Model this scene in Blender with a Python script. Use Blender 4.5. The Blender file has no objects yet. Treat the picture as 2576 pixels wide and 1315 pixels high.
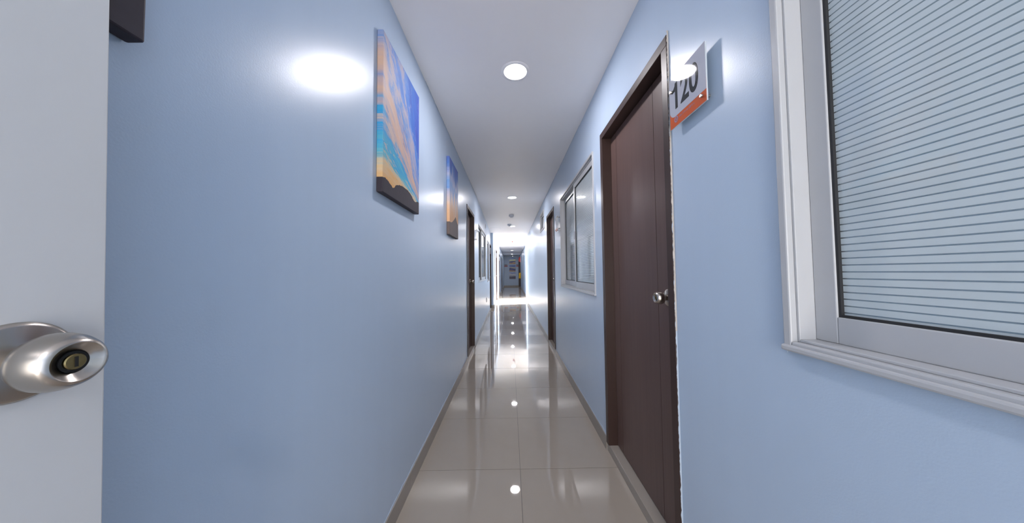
import bpy, bmesh, math, random
from mathutils import Matrix, Vector
random.seed(7)
SC = bpy.context.scene
COL = SC.collection

# ------------------------------------------------------------------ camera
EYE = 1.18
FPX, YAW, PITCH, ROLL = 719.28, .0074, .0369, -.0106
def _axis(x, y, z):
    c, s = math.cos(PITCH), math.sin(PITCH); y, z = y*c+z*s, -y*s+z*c
    c, s = math.cos(YAW), math.sin(YAW); x, z = x*c+z*s, -x*s+z*c
    return Vector((x, z, y))
_c, _s = math.cos(-ROLL), math.sin(-ROLL)
RIGHT, UP, FWD = _axis(_c, -_s, 0), _axis(_s, _c, 0), _axis(0, 0, 1)
cam_d = bpy.data.cameras.new('camera'); cam = bpy.data.objects.new('camera', cam_d); COL.objects.link(cam)
cam_d.sensor_width = 36; cam_d.lens = FPX/2576*36; cam_d.clip_start = .01; cam_d.clip_end = 200
m = Matrix((RIGHT, UP, -FWD)).transposed().to_4x4(); m.translation = (0, 0, EYE)
cam.matrix_world = m
SC.camera = cam

# ------------------------------------------------------------------ daylight, exposure
W = bpy.data.worlds.new('daylight'); SC.world = W; W.use_nodes = True
bg = W.node_tree.nodes['Background']; bg.inputs[0].default_value = (1, .955, .90, 1); bg.inputs[1].default_value = 17.0
sun_d = bpy.data.lights.new('sun', 'SUN'); sun_d.energy = 85; sun_d.angle = math.radians(1.5); sun_d.color = (1, .95, .87)
sun = bpy.data.objects.new('sun', sun_d); COL.objects.link(sun)
sun.rotation_euler = Vector((-.90, -.17, -.40)).to_track_quat('-Z', 'Y').to_euler(); sun.location = (8, 12, 6)
por_d = bpy.data.lights.new('daylight_portal', 'AREA'); por_d.shape = 'RECTANGLE'; por_d.size = 3.0; por_d.size_y = 2.4
por_d.cycles.is_portal = True
por = bpy.data.objects.new('daylight_portal', por_d); COL.objects.link(por); por.location = (3.98, 12.15, 1.24)
por.rotation_euler = Vector((-1, 0, 0)).to_track_quat('-Z', 'Z').to_euler()
por2_d = bpy.data.lights.new('daylight_portal', 'AREA'); por2_d.shape = 'RECTANGLE'; por2_d.size = .50; por2_d.size_y = 2.1; por2_d.cycles.is_portal = True
por2 = bpy.data.objects.new('daylight_portal', por2_d); COL.objects.link(por2); por2.location = (.036, -2.66, 1.05)  # samples the sky through the fill doorway added behind the viewer
por2.rotation_euler = Vector((0, 1, 0)).to_track_quat('-Z', 'Z').to_euler()
LAMP_W = 8.2
SC.view_settings.view_transform = 'Standard'; SC.view_settings.look = 'None'
SC.view_settings.exposure = 0.56; SC.view_settings.gamma = 1; SC.view_settings.use_curve_mapping = False

# ------------------------------------------------------------------ sizes of the place (metres; Y runs down the corridor)
XL, XR, CEIL = -.5623, .634, 2.483
Y_BACK, Y_PIL, Y_HALL0, Y_HALL1, Y_END = -2.6, 9.45, 10.62, 13.68, 23.2
def xl(y): return XL - .01396*max(0, y-4.6)                 # left wall, spreading a little beyond the first door
def xfl(y): return -.553 + .00436*(y-9.45)                  # far left wall
def xfr(y): return .756 + .00672*(y-13.68)                  # far right wall

# ------------------------------------------------------------------ material helpers
MATS = {}
class NT:
    def __init__(s, name):
        s.m = bpy.data.materials.new(name); s.m.use_nodes = True; s.t = s.m.node_tree
        s.b = s.t.nodes['Principled BSDF']; s.out = s.t.nodes['Material Output']; MATS[name] = s.m
    def n(s, typ, **kw):
        nd = s.t.nodes.new(typ)
        for k, v in kw.items(): setattr(nd, k, v)
        return nd
    def l(s, a, b): s.t.links.new(a, b)
    def set(s, **kw):
        for k, v in kw.items():
            k = k.replace('_', ' ')
            if isinstance(v, tuple) and len(v) == 3: v = (*v, 1)
            s.b.inputs[k].default_value = v
        return s
    def math(s, op, a, b=None, c=None, clamp=False):
        nd = s.n('ShaderNodeMath', operation=op); nd.use_clamp = clamp
        for i, v in enumerate((a, b, c)):
            if v is None: continue
            if isinstance(v, (int, float)): nd.inputs[i].default_value = v
            else: s.l(v, nd.inputs[i])
        return nd.outputs[0]
    def obj(s):
        tc = s.n('ShaderNodeTexCoord'); sp = s.n('ShaderNodeSeparateXYZ'); s.l(tc.outputs['Object'], sp.inputs[0])
        return tc.outputs['Object'], sp.outputs
    def comb(s, x, y, z):
        nd = s.n('ShaderNodeCombineXYZ')
        for i, v in enumerate((x, y, z)):
            if isinstance(v, (int, float)): nd.inputs[i].default_value = v
            else: s.l(v, nd.inputs[i])
        return nd.outputs[0]
    def noise(s, vec=None, scale=5, detail=3, rough=.5, stretch=None):
        nd = s.n('ShaderNodeTexNoise'); nd.inputs['Scale'].default_value = scale; nd.inputs['Detail'].default_value = detail; nd.inputs['Roughness'].default_value = rough
        if vec is None:
            vec = s.n('ShaderNodeTexCoord').outputs['Object']
        if stretch:
            mp = s.n('ShaderNodeMapping'); mp.inputs['Scale'].default_value = stretch; s.l(vec, mp.inputs[0]); vec = mp.outputs[0]
        s.l(vec, nd.inputs['Vector']); return nd.outputs['Fac']
    def ramp(s, fac, stops, interp='LINEAR'):
        nd = s.n('ShaderNodeValToRGB'); cr = nd.color_ramp; cr.interpolation = interp
        while len(cr.elements) < len(stops): cr.elements.new(.5)
        for e, (p, c) in zip(cr.elements, stops): e.position = p; e.color = (*c, 1)
        s.l(fac, nd.inputs[0]); return nd.outputs[0]
    def mix(s, fac, a, b):
        nd = s.n('ShaderNodeMix', data_type='RGBA')
        for i, v in ((0, fac), (6, a), (7, b)):
            if isinstance(v, (int, float)): nd.inputs[i].default_value = v
            elif isinstance(v, tuple): nd.inputs[i].default_value = (*v, 1)
            else: s.l(v, nd.inputs[i])
        return nd.outputs[2]
    def bump(s, h, strength=.1, dist=.001):
        nd = s.n('ShaderNodeBump'); nd.inputs['Strength'].default_value = strength; nd.inputs['Distance'].default_value = dist
        s.l(h, nd.inputs['Height']); s.l(nd.outputs[0], s.b.inputs['Normal'])
    def col(s, c): s.l(c, s.b.inputs['Base Color'])

def plain(name, c, rough=.5, metal=0., var=.06, scale=20, **kw):
    t = NT(name).set(Roughness=rough, Metallic=metal, **kw)
    f = t.noise(scale=scale)
    lo = tuple(max(0, x*(1-var)) for x in c); hi = tuple(min(1, x*(1+var)) for x in c)
    t.col(t.mix(f, lo, hi)); return t.m

def wall_paint(name, c):
    t = NT(name).set(Roughness=.27, Specular_IOR_Level=.40)
    big = t.noise(scale=1.3, detail=4); streak = t.noise(scale=14, detail=3, stretch=(1, 1, .05))
    k = t.math('ADD', t.math('MULTIPLY', big, .6), t.math('MULTIPLY', streak, .4))
    t.col(t.mix(k, tuple(x*.94 for x in c), tuple(min(1, x*1.06) for x in c)))
    fine = t.noise(scale=260, detail=2); h = t.math('ADD', fine, t.math('MULTIPLY', streak, .25))
    t.bump(h, .16, .001)
    r = t.math('ADD', t.math('MULTIPLY', big, .04), .28); t.l(r, t.b.inputs['Roughness'])
    return t.m
BLUE = wall_paint('blue_gloss_paint', (.475, .58, .72))
CEILM = plain('white_ceiling_paint', (.91, .89, .90), .45, var=.02, scale=2)
t = NT('polished_beige_tile').set(Roughness=.07)
oi = t.n('ShaderNodeObjectInfo'); nz = t.noise(scale=6, detail=6, rough=.6)
k = t.math('ADD', t.math('MULTIPLY', nz, .7), t.math('MULTIPLY', oi.outputs['Random'], .3))
t.col(t.mix(k, (.33, .285, .24), (.38, .335, .29))); t.b.inputs['Specular IOR Level'].default_value = .55
t.l(t.math('ADD', t.math('MULTIPLY', t.noise(scale=9, detail=4), .02), .015), t.b.inputs['Roughness'])
t.bump(t.noise(scale=2.0, detail=0), .02, .002)
TILE = t.m
t = NT('beige_baseboard_tile').set(Roughness=.3, Specular_IOR_Level=.35); oi = t.n('ShaderNodeObjectInfo')
t.col(t.mix(oi.outputs['Random'], (.27, .24, .21), (.335, .30, .265))); SKIRT = t.m
GROUT = plain('grey_grout', (.16, .14, .13), .8)
CAULK = plain('pale_caulk', (.44, .51, .60), .6, scale=60)
CREAM = plain('chipped_cream_plaster', (.52, .47, .42), .8, var=.25, scale=90)
def wood(name, a, b):
    t = NT(name).set(Roughness=.36, Specular_IOR_Level=.35)
    g = t.noise(scale=60, detail=5, stretch=(1, 1, .03)); big = t.noise(scale=3, detail=3, stretch=(1, 1, .2))
    t.col(t.mix(t.math('ADD', t.math('MULTIPLY', g, .6), t.math('MULTIPLY', big, .4)), a, b)); t.bump(g, .12, .0006)
    return t.m
WOOD = wood('dark_brown_door_veneer', (.085, .051, .044), (.155, .098, .085))
FRAMEW = wood('dark_brown_frame_lacquer', (.036, .020, .017), (.058, .033, .028))
WHITED = plain('white_gloss_door_paint', (.60, .60, .60), .35, var=.02, scale=3)
ALU = plain('white_aluminium', (.48, .485, .50), .32, var=.02)
GREYALU = plain('grey_aluminium', (.42, .43, .45), .35, metal=.3, var=.04)
RUBBER = plain('black_rubber', (.02, .02, .022), .6)
t = NT('satin_steel').set(Metallic=1, Roughness=.26)
t.col(t.mix(t.noise(scale=40, stretch=(.02, 1, 1)), (.40, .36, .32), (.50, .46, .42))); STEEL = t.m
BRASS = plain('worn_brass', (.34, .25, .11), .35, metal=1, var=.15, scale=300)
DARK = plain('dark_slot', (.012, .011, .010), .7)
WHITEP = plain('white_plastic', (.76, .76, .77), .4)
PALEGREY = plain('pale_grey_plastic', (.70, .71, .74), .45)
GREYP = plain('grey_plastic', (.36, .37, .40), .45)
RED = plain('red_enamel', (.42, .03, .022), .4)
YELLOW = plain('yellow_enamel', (.86, .47, .01), .35)
ORANGE = plain('orange_print', (.62, .115, .035), .03)
INK = plain('black_print', (.03, .032, .036), .03)
SIGNW = plain('sign_white_print', (.50, .51, .58), .03, var=.02)
SIGNG = plain('pale_violet_print', (.42, .25, .31), .03)
t = NT('clear_acrylic').set(Roughness=.02, IOR=1.49, Transmission_Weight=1.0, Base_Color=(.93, .96, .97)); ACRYL = t.m
EDGE = plain('polished_acrylic_edge', (.58, .63, .66), .04, var=.02)
t = NT('lamp_diffuser').set(Base_Color=(.9, .9, .9), Emission_Color=(1, .985, 1), Emission_Strength=6.0); GLOW = t.m

def striped_glass():
    t = NT('frosted_striped_glass').set(Roughness=.35, Base_Color=(.72, .80, .83), Coat_Weight=1.0, Coat_Roughness=.015, Coat_IOR=1.55)
    _, xyz = t.obj()
    ph = t.math('FRACT', t.math('DIVIDE', xyz[2], .0139))
    clear = t.math('MULTIPLY', t.math('LESS_THAN', ph, .19), .75)
    trl = t.n('ShaderNodeBsdfTranslucent'); trl.inputs[0].default_value = (.55, .64, .68, 1)
    fro = t.n('ShaderNodeMixShader'); fro.inputs[0].default_value = .25; t.l(t.b.outputs[0], fro.inputs[1]); t.l(trl.outputs[0], fro.inputs[2])
    tr = t.n('ShaderNodeBsdfTransparent'); tr.inputs[0].default_value = (.72, .84, .88, 1)
    gl = t.n('ShaderNodeBsdfGlossy'); gl.inputs['Roughness'].default_value = .015
    fr = t.n('ShaderNodeFresnel'); fr.inputs[0].default_value = 1.55
    cl = t.n('ShaderNodeMixShader'); t.l(fr.outputs[0], cl.inputs[0]); t.l(tr.outputs[0], cl.inputs[1]); t.l(gl.outputs[0], cl.inputs[2])
    mx = t.n('ShaderNodeMixShader'); t.l(clear, mx.inputs[0]); t.l(fro.outputs[0], mx.inputs[1]); t.l(cl.outputs[0], mx.inputs[2])
    t.l(mx.outputs[0], t.out.inputs[0]); return t.m
GLASS = striped_glass()

# paintings: local y = along the wall (0 near, w far), local z = up
def fcurve(t, x, pts):
    nd = t.n('ShaderNodeFloatCurve'); c = nd.mapping.curves[0]
    for i, (a, b) in enumerate(pts):
        if i < 2: c.points[0 if i == 0 else -1].location = (a, b)
    for a, b in pts[2:]: c.points.new(a, b)
    nd.mapping.update(); t.l(x, nd.inputs['Value']); return nd.outputs[0]
def sunset_fan(name, w, h, ridge, stops, mount, cx=1.18, cy=.04):
    t = NT(name).set(Roughness=.55, Specular_IOR_Level=.3)
    _, o = t.obj(); u = t.math('DIVIDE', o[1], w); v = t.math('DIVIDE', o[2], h)
    px = t.math('MULTIPLY', t.math('SUBTRACT', cx, u), w); py = t.math('MULTIPLY', t.math('SUBTRACT', v, cy), h)
    th = t.math('DIVIDE', t.math('ARCTAN2', py, px), math.pi/2)
    r = t.math('SQRT', t.math('ADD', t.math('MULTIPLY', px, px), t.math('MULTIPLY', py, py)))
    n1 = t.noise(t.comb(t.math('MULTIPLY', th, 7), t.math('MULTIPLY', r, 2.2), 0), 1.6, 5, .6)
    n2 = t.noise(t.comb(t.math('MULTIPLY', th, 26), t.math('MULTIPLY', r, 3.5), 4), 1.4, 4, .6)
    th2 = t.math('ADD', th, t.math('ADD', t.math('MULTIPLY', t.math('SUBTRACT', n1, .5), .50), t.math('MULTIPLY', t.math('SUBTRACT', n2, .5), .22)), clamp=True)
    sky = t.ramp(th2, stops)
    n3 = t.noise(t.comb(t.math('MULTIPLY', th, 15), t.math('MULTIPLY', r, 5), 9), 1.5, 6, .65)
    sky = t.mix(t.math('MULTIPLY', t.math('GREATER_THAN', n3, .58), .5), sky, t.ramp(th, [(0, (.66, .40, .20)), (.3, (.62, .46, .34)), (.6, (.50, .40, .42)), (.8, (.22, .30, .56)), (1, (.08, .14, .48))]))
    sky = t.mix(t.math('MULTIPLY', t.math('LESS_THAN', n3, .40), .6), sky, t.ramp(th, [(0, (.22, .13, .12)), (.16, (.14, .36, .44)), (.32, (.03, .22, .52)), (.5, (.28, .18, .20)), (.66, (.05, .17, .50)), (1, (.04, .06, .36))]))
    hz = fcurve(t, t.math('MAXIMUM', u, 0), ridge)
    hz = t.math('ADD', hz, t.math('MULTIPLY', t.math('SUBTRACT', t.noise(t.comb(t.math('MULTIPLY', u, 30), 0, 0), 1, 3), .5), .02))
    c = t.mix(t.math('LESS_THAN', v, hz), sky, t.mix(t.noise(scale=40), tuple(x*.8 for x in mount), tuple(x*1.2 for x in mount)))
    t.col(c); t.bump(t.noise(scale=900, detail=1), .08, .0004); return t.m
FAN = [(0, (.66, .36, .13)), (.10, (.62, .46, .28)), (.18, (.10, .40, .52)), (.28, (.03, .30, .58)), (.34, (.42, .34, .36)), (.42, (.58, .38, .28)),
       (.49, (.46, .35, .36)), (.54, (.10, .25, .55)), (.60, (.42, .36, .40)), (.66, (.11, .24, .58)), (.76, (.045, .15, .50)), (.9, (.05, .09, .42)), (1, (.09, .06, .36))]
RIDGE1 = [(0, .09), (1, .10), (.08, .094), (.16, .08), (.235, .07), (.3, .10), (.4, .12), (.56, .128), (.7, .117), (.8, .09), (.87, .082), (.93, .096)]
ART1 = sunset_fan('sunset_fan_print', .4835, .7076, RIDGE1, FAN, (.035, .028, .038))
RIDGE2 = [(0, .16), (1, .22), (.2, .17), (.4, .215), (.55, .26), (.62, .285), (.75, .25), (.88, .215)]
def dusk_peak(name, w, h, ridge, mount):
    t = NT(name).set(Roughness=.55, Specular_IOR_Level=.3); _, o = t.obj(); u = t.math('DIVIDE', o[1], w); v = t.math('DIVIDE', o[2], h)
    n1 = t.noise(t.comb(t.math('MULTIPLY', u, 4), t.math('MULTIPLY', v, 1.2), 3), 1.3, 5, .6)
    n2 = t.noise(t.comb(t.math('MULTIPLY', u, 14), t.math('MULTIPLY', v, 3), 8), 1.3, 5, .65)
    f = t.math('ADD', v, t.math('ADD', t.math('MULTIPLY', t.math('SUBTRACT', n1, .5), .75), t.math('MULTIPLY', t.math('SUBTRACT', n2, .5), .35)), clamp=True)
    sky = t.ramp(f, [(0, (.70, .36, .18)), (.28, (.78, .46, .26)), (.42, (.76, .56, .44)), (.52, (.52, .48, .56)), (.62, (.16, .32, .62)), (.74, (.42, .44, .60)), (.86, (.09, .20, .52)), (1, (.12, .16, .46))])
    hz = fcurve(t, t.math('MAXIMUM', u, 0), ridge)
    t.col(t.mix(t.math('LESS_THAN', v, hz), sky, t.mix(t.noise(scale=40, stretch=(1, 1, .1)), tuple(x*.8 for x in mount), tuple(x*1.2 for x in mount)))); return t.m
ART2 = dusk_peak('peak_dusk_print', .44, .7076, RIDGE2, (.15, .115, .105))
def city_print(name, stops, seed):
    t = NT(name).set(Roughness=.4); _, o = t.obj()
    n = t.noise(t.comb(t.math('MULTIPLY', o[0], 2.5), seed, t.math('MULTIPLY', o[2], 9)), 1.5, 4)
    f = t.math('ADD', t.math('DIVIDE', o[2], .51), t.math('MULTIPLY', t.math('SUBTRACT', n, .5), .5), clamp=True)
    t.col(t.ramp(f, [(p, tuple(min(1, x*1.35) for x in c)) for p, c in stops])); return t.m
CITY = [city_print('bright_shore_print', [(0, (.35, .22, .16)), (.16, (.55, .38, .22)), (.3, (.09, .10, .26)), (.42, (.10, .14, .35)), (.5, (.75, .72, .38)), (.68, (.70, .72, .55)), (.8, (.40, .48, .62)), (1, (.16, .25, .50))], 1),
        city_print('dusk_bay_print', [(0, (.45, .30, .16)), (.18, (.22, .15, .16)), (.3, (.07, .08, .20)), (.48, (.08, .09, .22)), (.6, (.55, .48, .30)), (.72, (.30, .34, .45)), (.84, (.10, .17, .42)), (1, (.08, .12, .36))], 5),
        city_print('grey_harbour_print', [(0, (.16, .10, .10)), (.14, (.09, .09, .14)), (.32, (.08, .08, .14)), (.42, (.28, .28, .33)), (.62, (.48, .48, .50)), (.82, (.42, .44, .52)), (.93, (.10, .16, .42)), (1, (.28, .32, .48))], 9)]

# ------------------------------------------------------------------ mesh helpers (all geometry given in world metres)
def hexa(bm, p):
    v = [bm.verts.new(q) for q in p]
    for f in ((0, 3, 2, 1), (4, 5, 6, 7), (0, 1, 5, 4), (1, 2, 6, 5), (2, 3, 7, 6), (3, 0, 4, 7)): bm.faces.new([v[i] for i in f])
def box(bm, x0, x1, y0, y1, z0, z1):
    x0, x1 = sorted((x0, x1)); y0, y1 = sorted((y0, y1)); z0, z1 = sorted((z0, z1))
    hexa(bm, [(x0, y0, z0), (x1, y0, z0), (x1, y1, z0), (x0, y1, z0), (x0, y0, z1), (x1, y0, z1), (x1, y1, z1), (x0, y1, z1)])
def slab(bm, xa0, xa1, y0, xb0, xb1, y1, z0, z1):           # box whose X faces run at a slight angle
    hexa(bm, [(xa0, y0, z0), (xa1, y0, z0), (xb1, y1, z0), (xb0, y1, z0), (xa0, y0, z1), (xa1, y0, z1), (xb1, y1, z1), (xb0, y1, z1)])
def lathe(bm, base, axis, prof, n=40, up=None):
    axis = Vector(axis).normalized(); a = axis.orthogonal().normalized(); b = axis.cross(a); base = Vector(base); rings = []
    for r, d in prof:
        c = base + axis*d
        rings.append([bm.verts.new(c)] if r < 1e-6 else [bm.verts.new(c + (a*math.cos(2*math.pi*i/n) + b*math.sin(2*math.pi*i/n))*r) for i in range(n)])
    for A, B in zip(rings, rings[1:]):
        for i in range(n):
            j = (i+1) % n
            if len(A) == 1 and len(B) == 1: continue
            if len(A) == 1: bm.faces.new((A[0], B[i], B[j]))
            elif len(B) == 1: bm.faces.new((A[i], B[0], A[j]))
            else: bm.faces.new((A[i], B[i], B[j], A[j]))
def prism(bm, pts, off):                                    # polygon extruded by the vector off
    off = Vector(off); a = [bm.verts.new(p) for p in pts]; b = [bm.verts.new(Vector(p)+off) for p in pts]
    bm.faces.new(a); bm.faces.new(b[::-1])
    for i in range(len(a)):
        j = (i+1) % len(a); bm.faces.new((a[i], b[i], b[j], a[j]))
def wloc(o):
    v = Vector((0, 0, 0))
    while o is not None: v += o.location; o = o.parent
    return v
def obj(name, bm, mat, parent=None, origin=None, smooth=False, bevel=0):
    bmesh.ops.recalc_face_normals(bm, faces=bm.faces)
    pl = wloc(parent); org = Vector(origin) if origin is not None else (pl if parent else Vector((0, 0, 0)))
    bmesh.ops.translate(bm, verts=bm.verts, vec=-org)
    me = bpy.data.meshes.new(name); bm.to_mesh(me); bm.free()
    if smooth:
        me.polygons.foreach_set('use_smooth', [True]*len(me.polygons)); me.set_sharp_from_angle(angle=math.radians(38))
    me.materials.append(mat)
    o = bpy.data.objects.new(name, me); COL.objects.link(o); o.parent = parent; o.location = org - pl
    if bevel:
        md = o.modifiers.new('bevel', 'BEVEL'); md.width = bevel; md.segments = 2; md.limit_method = 'ANGLE'; md.harden_normals = False
    return o
def mk(*boxes):
    bm = bmesh.new()
    for b in boxes: box(bm, *b)
    return bm
def thing(name, loc): 
    o = bpy.data.objects.new(name, None); o.empty_display_size = .1; o.location = loc; COL.objects.link(o); return o
def tag(o, label, cat=None, group=None, kind=None):
    o['label'] = label
    if cat: o['category'] = cat
    if group: o['group'] = group
    if kind: o['kind'] = kind
    return o
def text_mesh(s, w, h):                                     # flat lettering as points in a w x h box
    cu = bpy.data.curves.new('lettering', 'FONT'); cu.body = s; cu.size = 1; cu.offset = .022; cu.extrude = .004
    ob = bpy.data.objects.new('lettering', cu); COL.objects.link(ob)
    dg = bpy.context.evaluated_depsgraph_get(); me = bpy.data.meshes.new_from_object(ob.evaluated_get(dg))
    bpy.data.objects.remove(ob)
    xs = [v.co.x for v in me.vertices]; ys = [v.co.y for v in me.vertices]; x0, y0 = min(xs), min(ys); kx, ky = w/(max(xs)-x0), h/(max(ys)-y0)
    for v in me.vertices: v.co = ((v.co.x-x0)*kx, (v.co.y-y0)*ky, v.co.z)
    return me

# ------------------------------------------------------------------ setting: floor
T0, TL, JX = 1.7586, .6, .049
G = .0014
floor = obj('floor', mk((-.72, .92, Y_BACK, Y_END+.2, -.06, -.002), (.92, 4.3, 10.2, 14.0, -.06, -.002)), GROUT)
tag(floor, 'polished beige tiled floor running down the corridor', 'floor', kind='structure')
tile_mesh = {}
def floor_tile(x0, x1, y0, y1):
    key = (round(x1-x0, 4), round(y1-y0, 4))
    if key not in tile_mesh:
        me = bpy.data.meshes.new('floor_tile'); bm = mk((0, key[0], 0, key[1], -.008, 0)); bmesh.ops.recalc_face_normals(bm, faces=bm.faces); bm.to_mesh(me); bm.free(); me.materials.append(TILE); tile_mesh[key] = me
    o = bpy.data.objects.new('floor_tile', tile_mesh[key]); COL.objects.link(o); o.parent = floor; o.location = (x0, y0, 0)
r = -7
while T0 + r*TL < Y_END:
    y0, y1 = T0+r*TL+G, T0+(r+1)*TL-G
    floor_tile(-.695, JX-G, y0, y1); floor_tile(JX+G, .651-G, y0, y1)
    if y1 > Y_HALL0-.1: floor_tile(.651+G, .92, y0, y1)
    if y1 > Y_HALL0-.1 and y0 < Y_HALL1+.1:
        for q in range(5): floor_tile(.92+.64*q+G, .92+.64*(q+1)-G, y0, y1)
    r += 1
ceil = obj('ceiling', mk((-.78, 1.0, Y_BACK, Y_END+.2, CEIL, CEIL+.12), (1.0, 4.3, 10.2, 14.0, CEIL, CEIL+.12)), CEILM)
tag(ceil, 'plain white plaster corridor ceiling', 'ceiling', kind='structure')

# ------------------------------------------------------------------ setting: walls with openings
def wall(name, fx, side, y0, y1, holes, label, mat=BLUE, th=.12):
    """fx(y): X of the corridor face; side +1 wall lies to +X; holes (ya, yb, za, zb)."""
    ys = sorted({y0, y1, *[h[0] for h in holes], *[h[1] for h in holes], *([4.6] if y0 < 4.6 < y1 else [])})
    bm = bmesh.new()
    for a, b in zip(ys, ys[1:]):
        mid = (a+b)/2; cuts = sorted((h[2], h[3]) for h in holes if h[0] < mid < h[1]); z = 0
        for za, zb in cuts + [(CEIL, CEIL)]:
            if za > z: slab(bm, fx(a), fx(a)+side*th, a, fx(b), fx(b)+side*th, b, z, za)
            z = zb
    return tag(obj(name, bm, mat), label, 'wall', kind='structure')
D1 = (1.093, 1.929); W2 = (2.109, 3.507); D2 = (4.048, 4.819); HW = (5.17, 5.83); W1 = (-.79, .656)
DTR, DTL = 2.112, 2.085
L1 = (3.745, 4.50); WL = (5.21, 6.85); NW = (7.62, 8.30); L4 = (8.76, 9.42)
WZ = (1.005, 2.08)
cr = lambda y: XR
wall('wall_right', cr, 1, Y_BACK, Y_HALL0, [(*D1, 0, DTR), (*W2, *WZ), (*D2, 0, DTR), (*HW, 1.982, 2.325), (*W1, *WZ)], 'glossy light blue wall along the right of the corridor')
wall('wall_left', xl, -1, Y_BACK, Y_PIL-.015, [(*L1, 0, DTL), (*WL, 1.005, 2.085), (*NW, .93, 2.06), (*L4, 0, DTL)], 'glossy light blue wall on the left, hung with sky paintings')
FD = [(11.15, 11.95), (13.92, 14.72), (16.35, 17.15), (18.45, 19.25)]
NW2 = (10.22, 10.68)
wall('wall_far_left', xfl, -1, Y_PIL+.02, Y_END, [(a, b, 0, 2.09) for a, b in FD] + [(*NW2, 1.0, 2.05)], 'far left corridor wall with a row of brown doors')
FRD = (21.7, 22.5)
wall('wall_far_right', xfr, 1, Y_HALL1, Y_END, [(*FRD, 0, 2.09)], 'far right corridor wall beyond the sunlit opening')
tag(obj('wall_end', mk((-.75, 1.1, Y_END, Y_END+.12, 0, CEIL)), BLUE), 'blue wall closing the far end of the corridor', 'wall', kind='structure')
tag(obj('wall_back', mk((-.69, -.214, Y_BACK-.12, Y_BACK, 0, CEIL), (.286, .76, Y_BACK-.12, Y_BACK, 0, CEIL), (-.214, .286, Y_BACK-.12, Y_BACK, 2.1, CEIL)), BLUE), 'blue wall behind the viewer, with a doorway added to let in fill daylight', 'wall', kind='structure')  # unseen doorway, added and narrowed to set the daylight fill on the foreground
# pier face where the left wall steps in
pb = bmesh.new(); slab(pb, xl(Y_PIL)-.12, xfl(Y_PIL), Y_PIL-.015, xl(Y_PIL)-.12, xfl(Y_PIL), Y_PIL+.02, 0, CEIL)
tag(obj('wall_pier', pb, BLUE), 'narrow blue pier stepping out of the left wall', 'wall', kind='structure')
# side hall on the right, open to daylight
tag(obj('wall_hall', mk((XR+.12, 4.2, Y_HALL0-.12, Y_HALL0, 0, CEIL), (xfr(Y_HALL1)+.12, 4.2, Y_HALL1, Y_HALL1+.12, 0, CEIL)), BLUE), 'walls of the daylit side hall opening on the right', 'wall', kind='structure')
# rooms behind the windows
for nm, s, x, y0, y1, lab in (('wall_room_right', 1, XR+.125, Y_BACK, 10.4, 'dim blue rooms behind the right wall'), ('wall_room_left', -1, xl(9.4)-.125, Y_BACK, 20.5, 'dim blue rooms behind the left wall')):
    bx = 3.4*s
    bs = [(bx, bx+.1*s, y0, y1, 0, CEIL), (x, bx, y0, y0+.08, 0, CEIL), (x, bx, y1-.08, y1, 0, CEIL), (x, bx+.1*s, y0, y1, CEIL, CEIL+.1), (x, bx+.1*s, y0, y1, -.1, 0)]
    parts = [.72, 1.98, 3.7] if s > 0 else [4.9, 7.1, 10.0]
    bs += [(x, bx, p, p+.08, 0, CEIL) for p in parts]
    tag(obj(nm, mk(*bs), BLUE), lab, 'wall', kind='structure')

# ------------------------------------------------------------------ setting: baseboards, tile by tile
def baseboard(name, runs, label):
    e = thing(name, (0, 0, 0)); tag(e, label, 'baseboard', kind='structure')
    for fx, side, y0, y1 in runs:
        y = y0
        while y < y1-.02:
            b = min(y + TL, y1); bm = bmesh.new(); a2, b2 = y+.001, b-.001
            slab(bm, fx(a2)-side*.009, fx(a2)+side*.002, a2, fx(b2)-side*.009, fx(b2)+side*.002, b2, 0, .09)
            obj('baseboard_tile', bm, SKIRT, e, origin=(fx(a2), a2, 0)); y = b
    return e
bl = baseboard('baseboard_left', [(xl, -1, Y_BACK, L1[0]), (xl, -1, L1[1], L4[0])], 'beige tile baseboard along the left wall')
br = baseboard('baseboard_right', [(cr, 1, Y_BACK, D1[0]), (cr, 1, D1[1], D2[0]), (cr, 1, D2[1], Y_HALL0)], 'beige tile baseboard along the right wall')
edges = [NW2[0]-.8] + [v for d in FD for v in d] + [Y_END]; edges[0] = Y_PIL+.02
baseboard('baseboard_far_left', [(xfl, -1, edges[i], edges[i+1]) for i in range(0, len(edges), 2)], 'beige tile baseboard along the far left wall')
baseboard('baseboard_far_right', [(xfr, 1, Y_HALL1, FRD[0]), (xfr, 1, FRD[1], Y_END)], 'beige tile baseboard along the far right wall')
e = thing('baseboard_end', (0, Y_END, 0)); tag(e, 'beige tile baseboard on the end wall', 'baseboard', kind='structure')
for q in range(3): obj('baseboard_tile', mk((-.5+.45*q, -.052+.45*q, Y_END-.009, Y_END, 0, .1)), SKIRT, e)
e = thing('baseboard_pier', (-.6, Y_PIL, 0)); tag(e, 'short beige tile at the foot of the blue pier', 'baseboard', kind='structure')
obj('baseboard_tile', mk((xl(Y_PIL)+.01, xfl(Y_PIL)+.004, Y_PIL-.025, Y_PIL-.015, 0, .1)), SKIRT, e)
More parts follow.
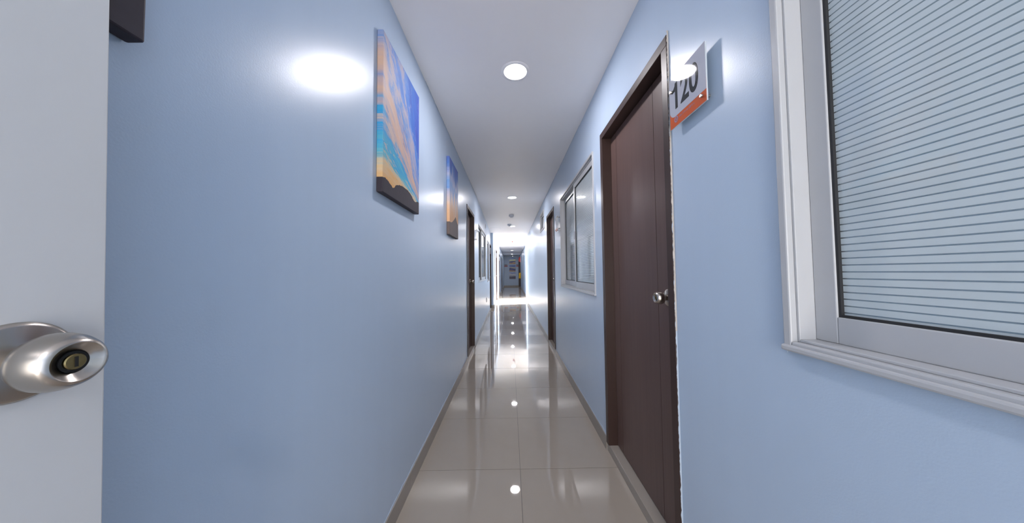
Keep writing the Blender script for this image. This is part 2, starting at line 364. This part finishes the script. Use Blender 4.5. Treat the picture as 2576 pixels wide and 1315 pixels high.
def ragged(path, wdir, ndir, n, wmin, wmax, th, skip=.0):
    """thin uneven crust following a line: one continuous ribbon whose width wanders"""
    bm = bmesh.new(); A, B = Vector(path[0]), Vector(path[1]); w, nd = Vector(wdir), Vector(ndir); rows = []
    vals = [random.random() for _ in range(n+4)]
    for i in range(n+1):
        k = (vals[i]+vals[i+1]+vals[i+2])/3; big = random.random() < .06
        ww = max(.0002, wmin + (wmax-wmin)*(k*k*1.1 + (.5 if big else 0)) - skip*.002*random.random())
        p = A.lerp(B, i/n); t_ = th*(.4+.6*k)
        rows.append([bm.verts.new(p), bm.verts.new(p + nd*t_), bm.verts.new(p + w*ww + nd*t_*.6), bm.verts.new(p + w*ww)])
    for a, b in zip(rows, rows[1:]):
        for q in range(4): bm.faces.new((a[q], a[(q+1) % 4], b[(q+1) % 4], b[q]))
    bm.faces.new(rows[0]); bm.faces.new(rows[-1][::-1])
    return bm
obj('caulk_line', ragged([(XL+.0005, .35, .0895), (XL+.0005, L1[0], .0895)], (0, 0, 1), (1, 0, 0), 150, .002, .012, .005), CAULK, bl)
obj('caulk_line', ragged([(XR-.0005, D1[1], .0895), (XR-.0005, D2[0], .0895)], (0, 0, 1), (-1, 0, 0), 80, .002, .012, .005), CAULK, br)
obj('plaster_edge', ragged([(XL+.001, 1.9, CEIL), (XL+.001, 4.6, CEIL)], (0, 0, -1), (1, 0, 0), 260, .0, .010, .0015, .3), CAULK, bpy.data.objects['wall_left'])
obj('plaster_edge', ragged([(XR-.001, 2.5, CEIL), (XR-.001, 9, CEIL)], (0, 0, -1), (-1, 0, 0), 260, .0, .008, .0015, .5), CAULK, bpy.data.objects['wall_right'])

# ------------------------------------------------------------------ doors
def knob(parent, base, axis, big=1.0, n=40):
    k = big; bm = bmesh.new()
    lathe(bm, base, axis, [(.0118*k, .008*k), (.0112*k, .020*k), (.0135*k, .0225*k), (.0200*k, .0245*k), (.0248*k, .0290*k), (.0272*k, .0355*k), (.0274*k, .0420*k), (.0262*k, .0490*k),
        (.0235*k, .0560*k), (.0205*k, .0605*k), (.0183*k, .0615*k), (.0170*k, .0606*k), (.0140*k, .0572*k), (.0108*k, .0556*k), (.0100*k, .0545*k), (0, .0545*k)], n)
    kb = obj('door_knob', bm, STEEL, parent, smooth=True)
    bm = bmesh.new(); lathe(bm, base, axis, [(0, 0), (.0380*k, 0), (.0380*k, .0025*k), (.0365*k, .0045*k), (.0340*k, .0062*k), (.0200*k, .0074*k), (.0155*k, .0100*k), (0, .0115*k)], n); obj('rose', bm, STEEL, kb, smooth=True)
    bm = bmesh.new(); lathe(bm, base, axis, [(0, .052*k), (.0074*k, .052*k), (.0074*k, .0575*k), (.0066*k, .0583*k), (0, .0583*k)], 24); kc = obj('key_cylinder', bm, BRASS, kb, smooth=True)
    ax = Vector(axis); b = Vector(base) + ax*.0583*k; bm = bmesh.new(); hx = .0006*k
    box(bm, b.x-hx, b.x+hx, b.y-.0011*k, b.y+.0011*k, b.z-.0048*k, b.z+.0048*k); obj('key_slot', bm, DARK, kb)
    bm = bmesh.new(); lathe(bm, base, axis, [(.0078*k, .0548*k), (.0100*k, .0548*k), (.0100*k, .0562*k), (.0078*k, .0562*k), (.0078*k, .0548*k)], 24); obj('cylinder_gap', bm, DARK, kb)
    return kb
def door(name, label, fx, side, y0, y1, zt, knob_y=None, grooves=None, leaf_mat=WOOD, frame_mat=FRAMEW, sill=.052, rec=.052, proud=.008, n=24):
    ym = (y0+y1)/2; xw = fx(ym)
    X = lambda d: xw - side*d                                # d: metres out of the wall into the corridor
    e = thing(name, (xw, ym, 0)); tag(e, label, 'door', kind='structure')
    J = .042
    for a, b in ((y0, y0+J), (y1-J, y1)): obj('jamb', mk((X(-.115), X(proud), a, b, sill, zt-J)), frame_mat, e, bevel=.002)
    obj('head', mk((X(-.115), X(proud), y0, y1, zt-J, zt)), frame_mat, e, bevel=.002)
    for a, b in ((y0+J, y0+J+.012), (y1-J-.012, y1-J)): obj('door_stop', mk((X(-rec-.05), X(-rec-.036), a, b, sill, zt-J)), frame_mat, e)
    if sill: obj('sill', mk((X(-.12), X(.0), y0-.0, y1+.0, 0, sill)), SKIRT, e, bevel=.0015)
    g = grooves or (y0+J+.1, y1-J-.1); a, b = y0+J+.003, y1-J-.003; z0, z1 = sill+.006, zt-J-.004
    lf = obj('leaf', mk((X(-rec-.032), X(-rec-.003), a, b, z0, z1)), leaf_mat, e)
    for p, q, nm in ((a, g[0]-.0015, 'stile'), (g[0]+.0015, g[1]-.0015, 'panel'), (g[1]+.0015, b, 'stile')):
        obj(nm, mk((X(-rec-.003), X(-rec), p, q, z0, z1)), leaf_mat, lf)
    if knob_y: knob(e, (X(-rec), knob_y, 1.062 if side > 0 else 1.04), (-side, 0, 0), n=n)
    return e
d120 = door('door_1', 'dark brown door in the right wall beside the orange 120 sign', cr, 1, *D1, DTR, 1.236, (1.326, 1.795), n=40)
obj('caulk_line', ragged([(XR-.0005, D1[0]-.0015, .02), (XR-.0005, D1[0]-.0015, DTR+.004)], (0, 1, 0), (-1, 0, 0), 420, .0, .0020, .0088, .2), CAULK, d120)
obj('chipped_plaster', ragged([(XR-.0005, D1[0]-.003, DTR-.17), (XR-.0005, D1[0]-.003, DTR+.014)], (0, 1, 0), (-1, 0, 0), 50, .002, .010, .0095), CREAM, d120)
obj('chipped_plaster', ragged([(XR-.0005, D1[0]-.002, .95), (XR-.0005, D1[0]-.002, DTR-.17)], (0, 1, 0), (-1, 0, 0), 200, .0, .0042, .0088, .6), CREAM, d120)
obj('caulk_line', ragged([(XR-.0005, D1[1], .06), (XR-.0005, D1[1], DTR)], (0, 1, 0), (-1, 0, 0), 120, .0, .003, .003, .4), CAULK, d120)
door('door_2', 'brown door farther down the right wall, past the wide window', cr, 1, *D2, DTR, 4.16, n=24)
door('door_3', 'brown door in the left wall after the second painting', xl, -1, *L1, DTL, L1[1]-.11, n=24)
door('door_4', 'narrow dark brown door against the blue pier', xl, -1, *L4, DTL, L4[0]+.12, n=16, sill=.02)
names = ('first brown door past the pier, in the sunlit stretch of left wall', 'second brown door past the pier on the far left wall', 'third brown door past the pier on the far left wall', 'last brown door on the far left wall, nearest the end wall')
for i, (a, b) in enumerate(FD): door('door_%d' % (5+i), names[i], xfl, -1, a, b, 2.09, a+.12, n=16, sill=.02)
d9 = door('door_9', 'dark brown door standing open in the far right wall behind the yellow extinguisher', xfr, 1, *FRD, 2.09, None, n=16, sill=.02)

obj('open_leaf', mk((.668, xfr(22.4)-.01, 22.40, 22.44, .02, 2.20)), FRAMEW, d9)
# the white door leaf swung right round against the left wall, in the foreground
e = thing('door_10', (-.49, .35, 0)); tag(e, 'white door leaf standing open at the far left foreground, with steel knob', 'door', kind='structure')
lf = obj('leaf', mk((-.525, -.49, -.46, .353, .01, 2.12)), WHITED, e, bevel=.0015)
knob(e, (-.49, .290, 1.0975), (1, 0, 0), 1.03, n=64)
for z in (.25, 1.1, 1.9):
    bm = bmesh.new(); lathe(bm, (-.532, -.465, z), (0, 0, 1), [(0, 0), (.006, 0), (.006, .09), (0, .09)], 16); obj('hinge', bm, STEEL, e, smooth=True)
obj('latch_plate', mk((-.519, -.496, .353, .3545, 1.04, 1.14)), STEEL, e)
e.rotation_euler = (math.radians(1.1), 0, 0); e.location = (-.49, .35 + .0205, 0)

# ------------------------------------------------------------------ windows
def frame_bm(X, d0, d1, y0, y1, z0, z1, s, b, t):
    return mk((X(d0), X(d1), y0, y0+s, z0, z1), (X(d0), X(d1), y1-s, y1, z0, z1), (X(d0), X(d1), y0+s, y1-s, z0, z0+b), (X(d0), X(d1), y0+s, y1-s, z1-t, z1))
def sash(e, X, d, y0, y1, z0, z1, st=.043, b=.055, t=.045, mat=ALU):
    s = obj('sash', frame_bm(X, d-.024, d, y0, y1, z0, z1, st, b, t), mat, e, bevel=.002)
    obj('gasket', frame_bm(X, d-.019, d-.0035, y0+st, y1-st, z0+b, z1-t, .005, .005, .005), RUBBER, s)
    obj('pane', mk((X(d-.014), X(d-.010), y0+st+.003, y1-st-.003, z0+b+.003, z1-t-.003)), GLASS, s)
    return s
def window(name, label, fx, side, y0, y1, z0, z1, front='near', mat=ALU, two=True, fw=.03):
    ym = (y0+y1)/2; xw = fx(ym); X = lambda d: xw - side*d
    e = thing(name, (xw, ym, z0)); tag(e, label, 'window', kind='structure')
    obj('outer_frame', frame_bm(X, -.095, .010, y0, y1, z0, z1, .018, .014, .018), mat, e, bevel=.003)
    obj('jamb_liner', frame_bm(X, -.095, -.004, y0+.018, y1-.018, z0+.014, z1-.018, .006, .006, .012), mat, e, bevel=.0015)
    obj('sill_track', mk((X(-.030), X(.016), y0-.002, y1+.002, z0-.008, z0+.006)), mat, e, bevel=.004)
    a, b, c, d = y0+.024, y1-.024, z0+.020, z1-.030
    if two:
        n_, f_ = (-.010, -.040) if front == 'near' else (-.040, -.010)
        sash(e, X, n_, a, ym+.03, c, d, mat=mat); sash(e, X, f_, ym-.03, b, c, d, mat=mat)
        obj('latch', mk((X(-.010), X(-.002), ym+.004, ym+.018, (c+d)/2-.04, (c+d)/2+.04)), GREYP, e, bevel=.002)
    else: sash(e, X, -.02, a, b, c, d, st=.035, b=.04, t=.035, mat=mat)
    return e
window('window_1', 'white framed window with striped frosted glass in the right foreground', cr, 1, *W1, *WZ)
window('window_2', 'sliding window with striped glass in the right wall past door 120', cr, 1, *W2, *WZ, mat=ALU)
window('window_3', 'small high window near the ceiling, beyond the second right door', cr, 1, *HW, 1.982, 2.325, two=False)
window('window_4', 'grey framed sliding window in the left wall past the first left door', xl, -1, *WL, 1.005, 2.085, front='far', mat=GREYALU)
window('window_5', 'narrow window in the left wall just before the blue pier', xl, -1, *NW, .93, 2.06, two=False)
window('window_6', 'narrow window in the sunlit far left wall right after the pier', xfl, -1, *NW2, 1.0, 2.05, two=False)
obj('caulk_line', ragged([(XR-.0005, W1[1], .99), (XR-.0005, W1[1], 2.1)], (0, 1, 0), (-1, 0, 0), 150, .0, .005, .003, .1), CAULK, bpy.data.objects['window_1'])
obj('caulk_line', ragged([(XR-.0005, -.3, WZ[0]-.008), (XR-.0005, W1[1], WZ[0]-.008)], (0, 0, -1), (-1, 0, 0), 150, .0, .004, .003, .15), CAULK, bpy.data.objects['window_1'])

# ------------------------------------------------------------------ paintings on the left wall
def painting(y0, y1, z0, z1, mat, label, d=.028):
    o = obj('canvas_painting', mk((XL+.001, XL+d, y0, y1, z0, z1)), mat, origin=(XL, y0, z0), bevel=.003)
    tag(o, label, 'painting', 'sky canvases on the left wall')
    return o
painting(-.07, .4134, 1.522, 2.23, ART1, 'nearest canvas, only its dark lower corner showing above the white door')
painting(1.1982, 1.6817, 1.525, 2.2328, ART1, 'large canvas of streaking blue and orange sunset sky above dark mountains')
painting(2.5418, 2.9648, 1.525, 2.2328, ART2, 'smaller looking farther canvas of a grey mountain peak under blue sky')

# ------------------------------------------------------------------ door signs (clear panel on steel standoffs)
def door_sign(fx, side, y0, y1, z0, z1, label, number=None, clear=False, off=.032, shine=True):
    ym = (y0+y1)/2; xw = fx(ym); X = lambda d: xw - side*d
    e = thing('door_sign', (xw, ym, z0)); tag(e, label, 'sign', 'room number signs')
    # reading direction runs towards the viewer on the right wall, away on the left wall
    L = (lambda s: y1 - s) if side > 0 else (lambda s: y0 + s)
    w, h = y1-y0, z1-z0
    obj('panel', mk((X(off), X(off-.005), y0, y1, z0, z1)), ACRYL if clear else EDGE, e, bevel=.0006)
    if not clear:
        f = off + .0004
        obj('orange_band', mk((X(off), X(f), y0, y1, z0, z0+.075)), ORANGE, e)
        r_, bz = .032, z0+.037; pts = [(X(f), L(w), z1), (X(f), L(0), z1), (X(f), L(0), bz+r_)]
        pts += [(X(f), L(r_*(1-math.cos(q))), bz + r_*(1-math.sin(q))) for q in [math.pi/2*i/8 for i in range(1, 9)]] + [(X(f), L(w), bz)]
        bm = bmesh.new(); prism(bm, pts, (-side*.0005, 0, 0)); obj('white_field', bm, SIGNW, e)
        f2 = f + .0007
        if number:
            me = text_mesh(number[1:], .094, .096); me.materials.append(INK)
            for v in me.vertices: v.co = (X(f2)-xw + v.co.z*.02, L(.066+v.co.x)-ym, .062 + v.co.y)
            one = [(0, .69), (0, .79), (.30, .82), (.50, .89), (.60, 1), (1, 1), (1, 0), (.58, 0), (.58, .69)]
            bm = bmesh.new(); prism(bm, [(X(f2), L(.016+.033*a), z0+.062+.096*b) for a, b in one], (-side*.0002, 0, 0)); obj('room_number', bm, INK, e)
            o = bpy.data.objects.new('room_number', me); COL.objects.link(o); o.parent = e
            bm = bmesh.new(); c = (X(f2), L(.038), z0+.024)
            lathe(bm, c, (-side, 0, 0), [(.0062, 0), (.0115, 0), (.0115, .0004), (.0062, .0004), (.0062, 0)], 28); em = obj('round_emblem', bm, SIGNG, e)
            bm = bmesh.new(); lathe(bm, c, (-side, 0, 0), [(0, 0), (.0036, 0), (.0036, .0004), (0, .0004)], 20); obj('emblem_core', bm, SIGNG, em)
            bm = bmesh.new(); s = .056
            while s < .135:                                   # faint unreadable script on the band
                hh = random.uniform(.004, .009); ww = random.uniform(.0012, .003)
                box(bm, X(f2-.0003), X(f2), L(s), L(s+ww), z0+.021, z0+.021+hh); box(bm, X(f2-.0003), X(f2), L(s), L(s+.0052), z0+.0205+hh*.6, z0+.0215+hh*.6); s += random.choice((.0055, .0065, .009))
            obj('script_line', bm, SIGNG, e)
    for s, z in ((.014, h-.05 if number else h-.02), (w-.018, .024), (.014, .02), (w-.014, h-.02)):
        if number and (z > h-.03 or (s < .05 and z < .05)): continue
        bm = bmesh.new(); lathe(bm, (X(0), L(s), z0+z), (-side, 0, 0), [(0, 0), (.0045, 0), (.0045, off+.001), (.0056, off+.001), (.0056, off+.006), (.0046, off+.008), (0, off+.008)], 16)
        obj('standoff_pin', bm, STEEL, e, smooth=True)
    return e
door_sign(cr, 1, .857, 1.050, 1.703, 1.890, 'clear panel sign reading 120 over an orange band', '120', off=.024).rotation_euler = (0, 0, .013)
door_sign(cr, 1, 3.53, 3.715, 1.695, 1.879, 'pale panel sign between the wide right window and the second right door')
door_sign(xl, -1, 4.62, 4.80, 1.70, 1.885, 'see-through panel sign on steel pins between left door and left window', clear=True)
door_sign(xl, -1, 8.50, 8.68, 1.73, 1.915, 'small pale sign beside the narrow brown door at the pier')
for (a, b), lab in zip(FD, ('pale sign before the first brown door past the pier', 'pale sign before the second brown door past the pier')):
    door_sign(xfl, -1, a-.24, a-.06, 1.73, 1.915, lab)
def end_sign(x0, x1, label):
    e = thing('door_sign', ((x0+x1)/2, Y_END, 1.63)); tag(e, label, 'sign', 'room number signs')
    y = Y_END-.02
    obj('panel', mk((x0, x1, y, y+.005, 1.63, 1.83)), SIGNW, e); obj('orange_band', mk((x0, x1, y-.001, y, 1.63, 1.70)), RED, e)
    w = (x1-x0)
    for k in range(3): obj('printed_mark', mk((x0+w*(.12+.28*k), x0+w*(.26+.28*k), y-.001, y, 1.735, 1.80)), INK, e)
    for k in (.08, .92):
        bm = bmesh.new(); lathe(bm, (x0+w*k, Y_END, 1.72), (0, -1, 0), [(0, 0), (.006, 0), (.006, .026), (0, .026)], 12); obj('standoff_pin', bm, STEEL, e)
end_sign(-.45, -.19, 'red banded sign on the end wall left of the three pictures')
end_sign(.51, .69, 'red banded sign on the end wall right of the three pictures')

# ------------------------------------------------------------------ pictures on the end wall
for z0, mt, lab in ((1.822, CITY[0], 'top picture on the end wall, bright yellow shore under blue sky'), (1.214, CITY[1], 'middle picture on the end wall, dark blue bay at dusk'), (.633, CITY[2], 'bottom picture on the end wall, grey harbour scene')):
    o = obj('wall_picture', mk((-.052, .455, Y_END-.03, Y_END-.001, z0, z0+.512)), mt, origin=(-.052, Y_END, z0), bevel=.004)
    tag(o, lab, 'picture', 'pictures stacked on the end wall')

# ------------------------------------------------------------------ ceiling fittings
def downlight(x, y, label, power=LAMP_W):
    e = thing('downlight', (x, y, CEIL)); tag(e, label, 'ceiling light', 'round downlights along the corridor')
    bm = bmesh.new(); lathe(bm, (x, y, CEIL), (0, 0, -1), [(.074, .0042), (.078, .0045), (.089, .003), (.094, .0005), (.094, 0), (.074, 0), (.074, .0042)], 48); obj('trim_ring', bm, CEILM, e, smooth=True)
    bm = bmesh.new(); lathe(bm, (x, y, CEIL), (0, 0, -1), [(0, 0), (.0745, 0), (.0745, .004), (0, .004)], 48); obj('diffuser', bm, GLOW, e)
    d = bpy.data.lights.new('downlight_lamp', 'AREA'); d.shape = 'DISK'; d.size = .146; d.energy = power; d.color = (1, .955, .985)
    o = bpy.data.objects.new('downlight_lamp', d); COL.objects.link(o); o.parent = e; o.location = (0, 0, -.0055)
ords = {0: 'nearest round downlight, large and glowing on the ceiling', 1: 'second round downlight along the ceiling', 2: 'third round downlight, just past the smoke detectors', 3: 'fourth round downlight, above the sunlit floor', 4: 'fifth round downlight, just beyond the sunlit opening', 5: 'sixth round downlight in the far corridor', 6: 'seventh and farthest round downlight before the end wall'}
LX = [.048, .05, .085, .10, .105, .13, .15]
LY = [1.814, 4.956, 8.10, 11.24, 14.2, 17.3, 20.7]
for i in range(7): downlight(LX[i], LY[i], ords[i])
downlight(.048, -1.33, 'round downlight behind the viewer')
downlight(2.0, -.35, 'added unseen lamp brightening the room behind the near striped window', 7)  # invented lamp, added so the clear lines in the glass look less dark
def detector(x, y, label):
    e = thing('smoke_detector', (x, y, CEIL)); tag(e, label, 'smoke detector', 'smoke detectors on the ceiling')
    bm = bmesh.new(); lathe(bm, (x, y, CEIL), (0, 0, -1), [(0, 0), (.055, 0), (.056, .02), (.052, .036), (.044, .042), (0, .042)], 32); obj('housing', bm, PALEGREY, e, smooth=True)
    bm = bmesh.new(); lathe(bm, (x, y, CEIL), (0, 0, -1), [(0, .042), (.020, .042), (.020, .052), (.030, .055), (.030, .060), (0, .062)], 24); obj('sensor_cap', bm, PALEGREY, e, smooth=True)
detector(.045, 6.5, 'grey round smoke detector nearer on the ceiling')
detector(-.002, 7.75, 'grey round smoke detector next to the third downlight')
e = thing('alarm_beacon', (.114, 12.0, CEIL)); tag(e, 'small red cone beacon under the bright ceiling', 'alarm')
bm = bmesh.new(); lathe(bm, (.114, 12.0, CEIL), (0, 0, -1), [(0, 0), (.03, 0), (.03, .008), (0, .008)], 20); obj('base', bm, WHITEP, e)
bm = bmesh.new(); lathe(bm, (.114, 12.0, CEIL), (0, 0, -1), [(0, .008), (.036, .008), (.034, .02), (.004, .06), (0, .06)], 20); obj('red_lens', bm, RED, e)
e = thing('access_panel', (-.42, 8.45, CEIL)); tag(e, 'faint white access panel in the ceiling near the pier', 'access panel')
obj('cover', mk((-.55, -.28, 8.30, 8.60, CEIL-.004, CEIL)), CEILM, e); obj('shadow_gap', mk((-.556, -.274, 8.294, 8.606, CEIL-.002, CEIL)), PALEGREY, e)
e = thing('ceiling_sprinkler', (-.40, 12.0, CEIL)); tag(e, 'small pale fitting under the bright ceiling by the left wall', 'fitting')
bm = bmesh.new(); lathe(bm, (-.40, 12, CEIL), (0, 0, -1), [(0, 0), (.035, 0), (.03, .012), (.010, .015), (.010, .045), (.026, .048), (.026, .052), (0, .052)], 20); obj('head', bm, WHITEP, e)
obj('bracket_arm', mk((-.49, -.40, 11.99, 12.01, CEIL-.03, CEIL-.015)), WHITEP, e)
e = thing('spot_light', (.22, 22.85, CEIL)); tag(e, 'tiny bright spot light above the end wall pictures', 'ceiling light')
bm = bmesh.new(); lathe(bm, (.22, 22.85, CEIL), (0, 0, -1), [(0, 0), (.04, 0), (.04, .03), (.03, .04), (0, .04)], 20); obj('body', bm, WHITEP, e)
bm = bmesh.new(); lathe(bm, (.22, 22.85, CEIL-.04), (0, 0, -1), [(0, 0), (.028, 0), (.02, .008), (0, .01)], 20); obj('bulb', bm, GLOW, e)

# ------------------------------------------------------------------ small wall fittings
def fitting(name, fx, y, z, w, h, label, cat):
    x = fx(y); e = thing(name, (x, y, z)); tag(e, label, cat)
    obj('plate', mk((x, x+.010, y-w/2, y+w/2, z-h/2, z+h/2)), WHITEP, e, bevel=.003)
    obj('insert', mk((x+.010, x+.013, y-w*.25, y+w*.25, z-h*.33, z+h*.33)), GREYP, e, bevel=.001)
    return e
fitting('wall_socket', xl, 7.25, .487, .075, .115, 'white power socket low on the left wall under the narrow window', 'socket')
fitting('junction_box', xl, 7.02, 2.315, .06, .11, 'small box high on the left wall above the grey window', 'box')

# fire extinguisher and its projecting sign
fx_, fy_ = .735, 21.4
e = thing('fire_extinguisher', (fx_, fy_, .70)); tag(e, 'yellow fire extinguisher hanging on the far right wall', 'extinguisher')
bm = bmesh.new(); lathe(bm, (fx_, fy_, .70), (0, 0, 1), [(0, 0), (.07, 0), (.078, .015), (.078, .36), (.066, .405), (.03, .43), (0, .432)], 28); obj('cylinder', bm, YELLOW, e, smooth=True)
bm = bmesh.new(); lathe(bm, (fx_, fy_, 1.13), (0, 0, 1), [(0, 0), (.02, 0), (.02, .05), (0, .05)], 16); box(bm, fx_-.01, fx_+.01, fy_-.10, fy_+.02, 1.175, 1.19); obj('valve_handle', bm, DARK, e)
bm = bmesh.new(); pts = [(fx_-.03, fy_-.06, 1.16), (fx_-.06, fy_-.085, 1.05), (fx_-.06, fy_-.085, .86)]
for p, q in zip(pts, pts[1:]): lathe(bm, p, Vector(q)-Vector(p), [(0, 0), (.009, 0), (.009, (Vector(q)-Vector(p)).length), (0, (Vector(q)-Vector(p)).length)], 10)
obj('hose', bm, RUBBER, e, smooth=True)
obj('bracket', mk((fx_+.06, xfr(fy_), fy_-.02, fy_+.02, .95, .99)), GREYP, e)
e = thing('projecting_sign', (xfr(21.5), 21.5, 1.9)); tag(e, 'red angled sign projecting from the wall above the yellow extinguisher', 'sign')
bm = bmesh.new(); prism(bm, [(xfr(21.5), 21.5, 1.90), (xfr(21.5), 21.5, 2.34), (.70, 21.5, 2.30), (.655, 21.5, 2.16), (.665, 21.5, 1.99)], (0, .025, 0)); obj('plate', bm, RED, e)
obj('mount', mk((xfr(21.5)-.012, xfr(21.5), 21.48, 21.545, 1.95, 2.3)), GREYP, e)
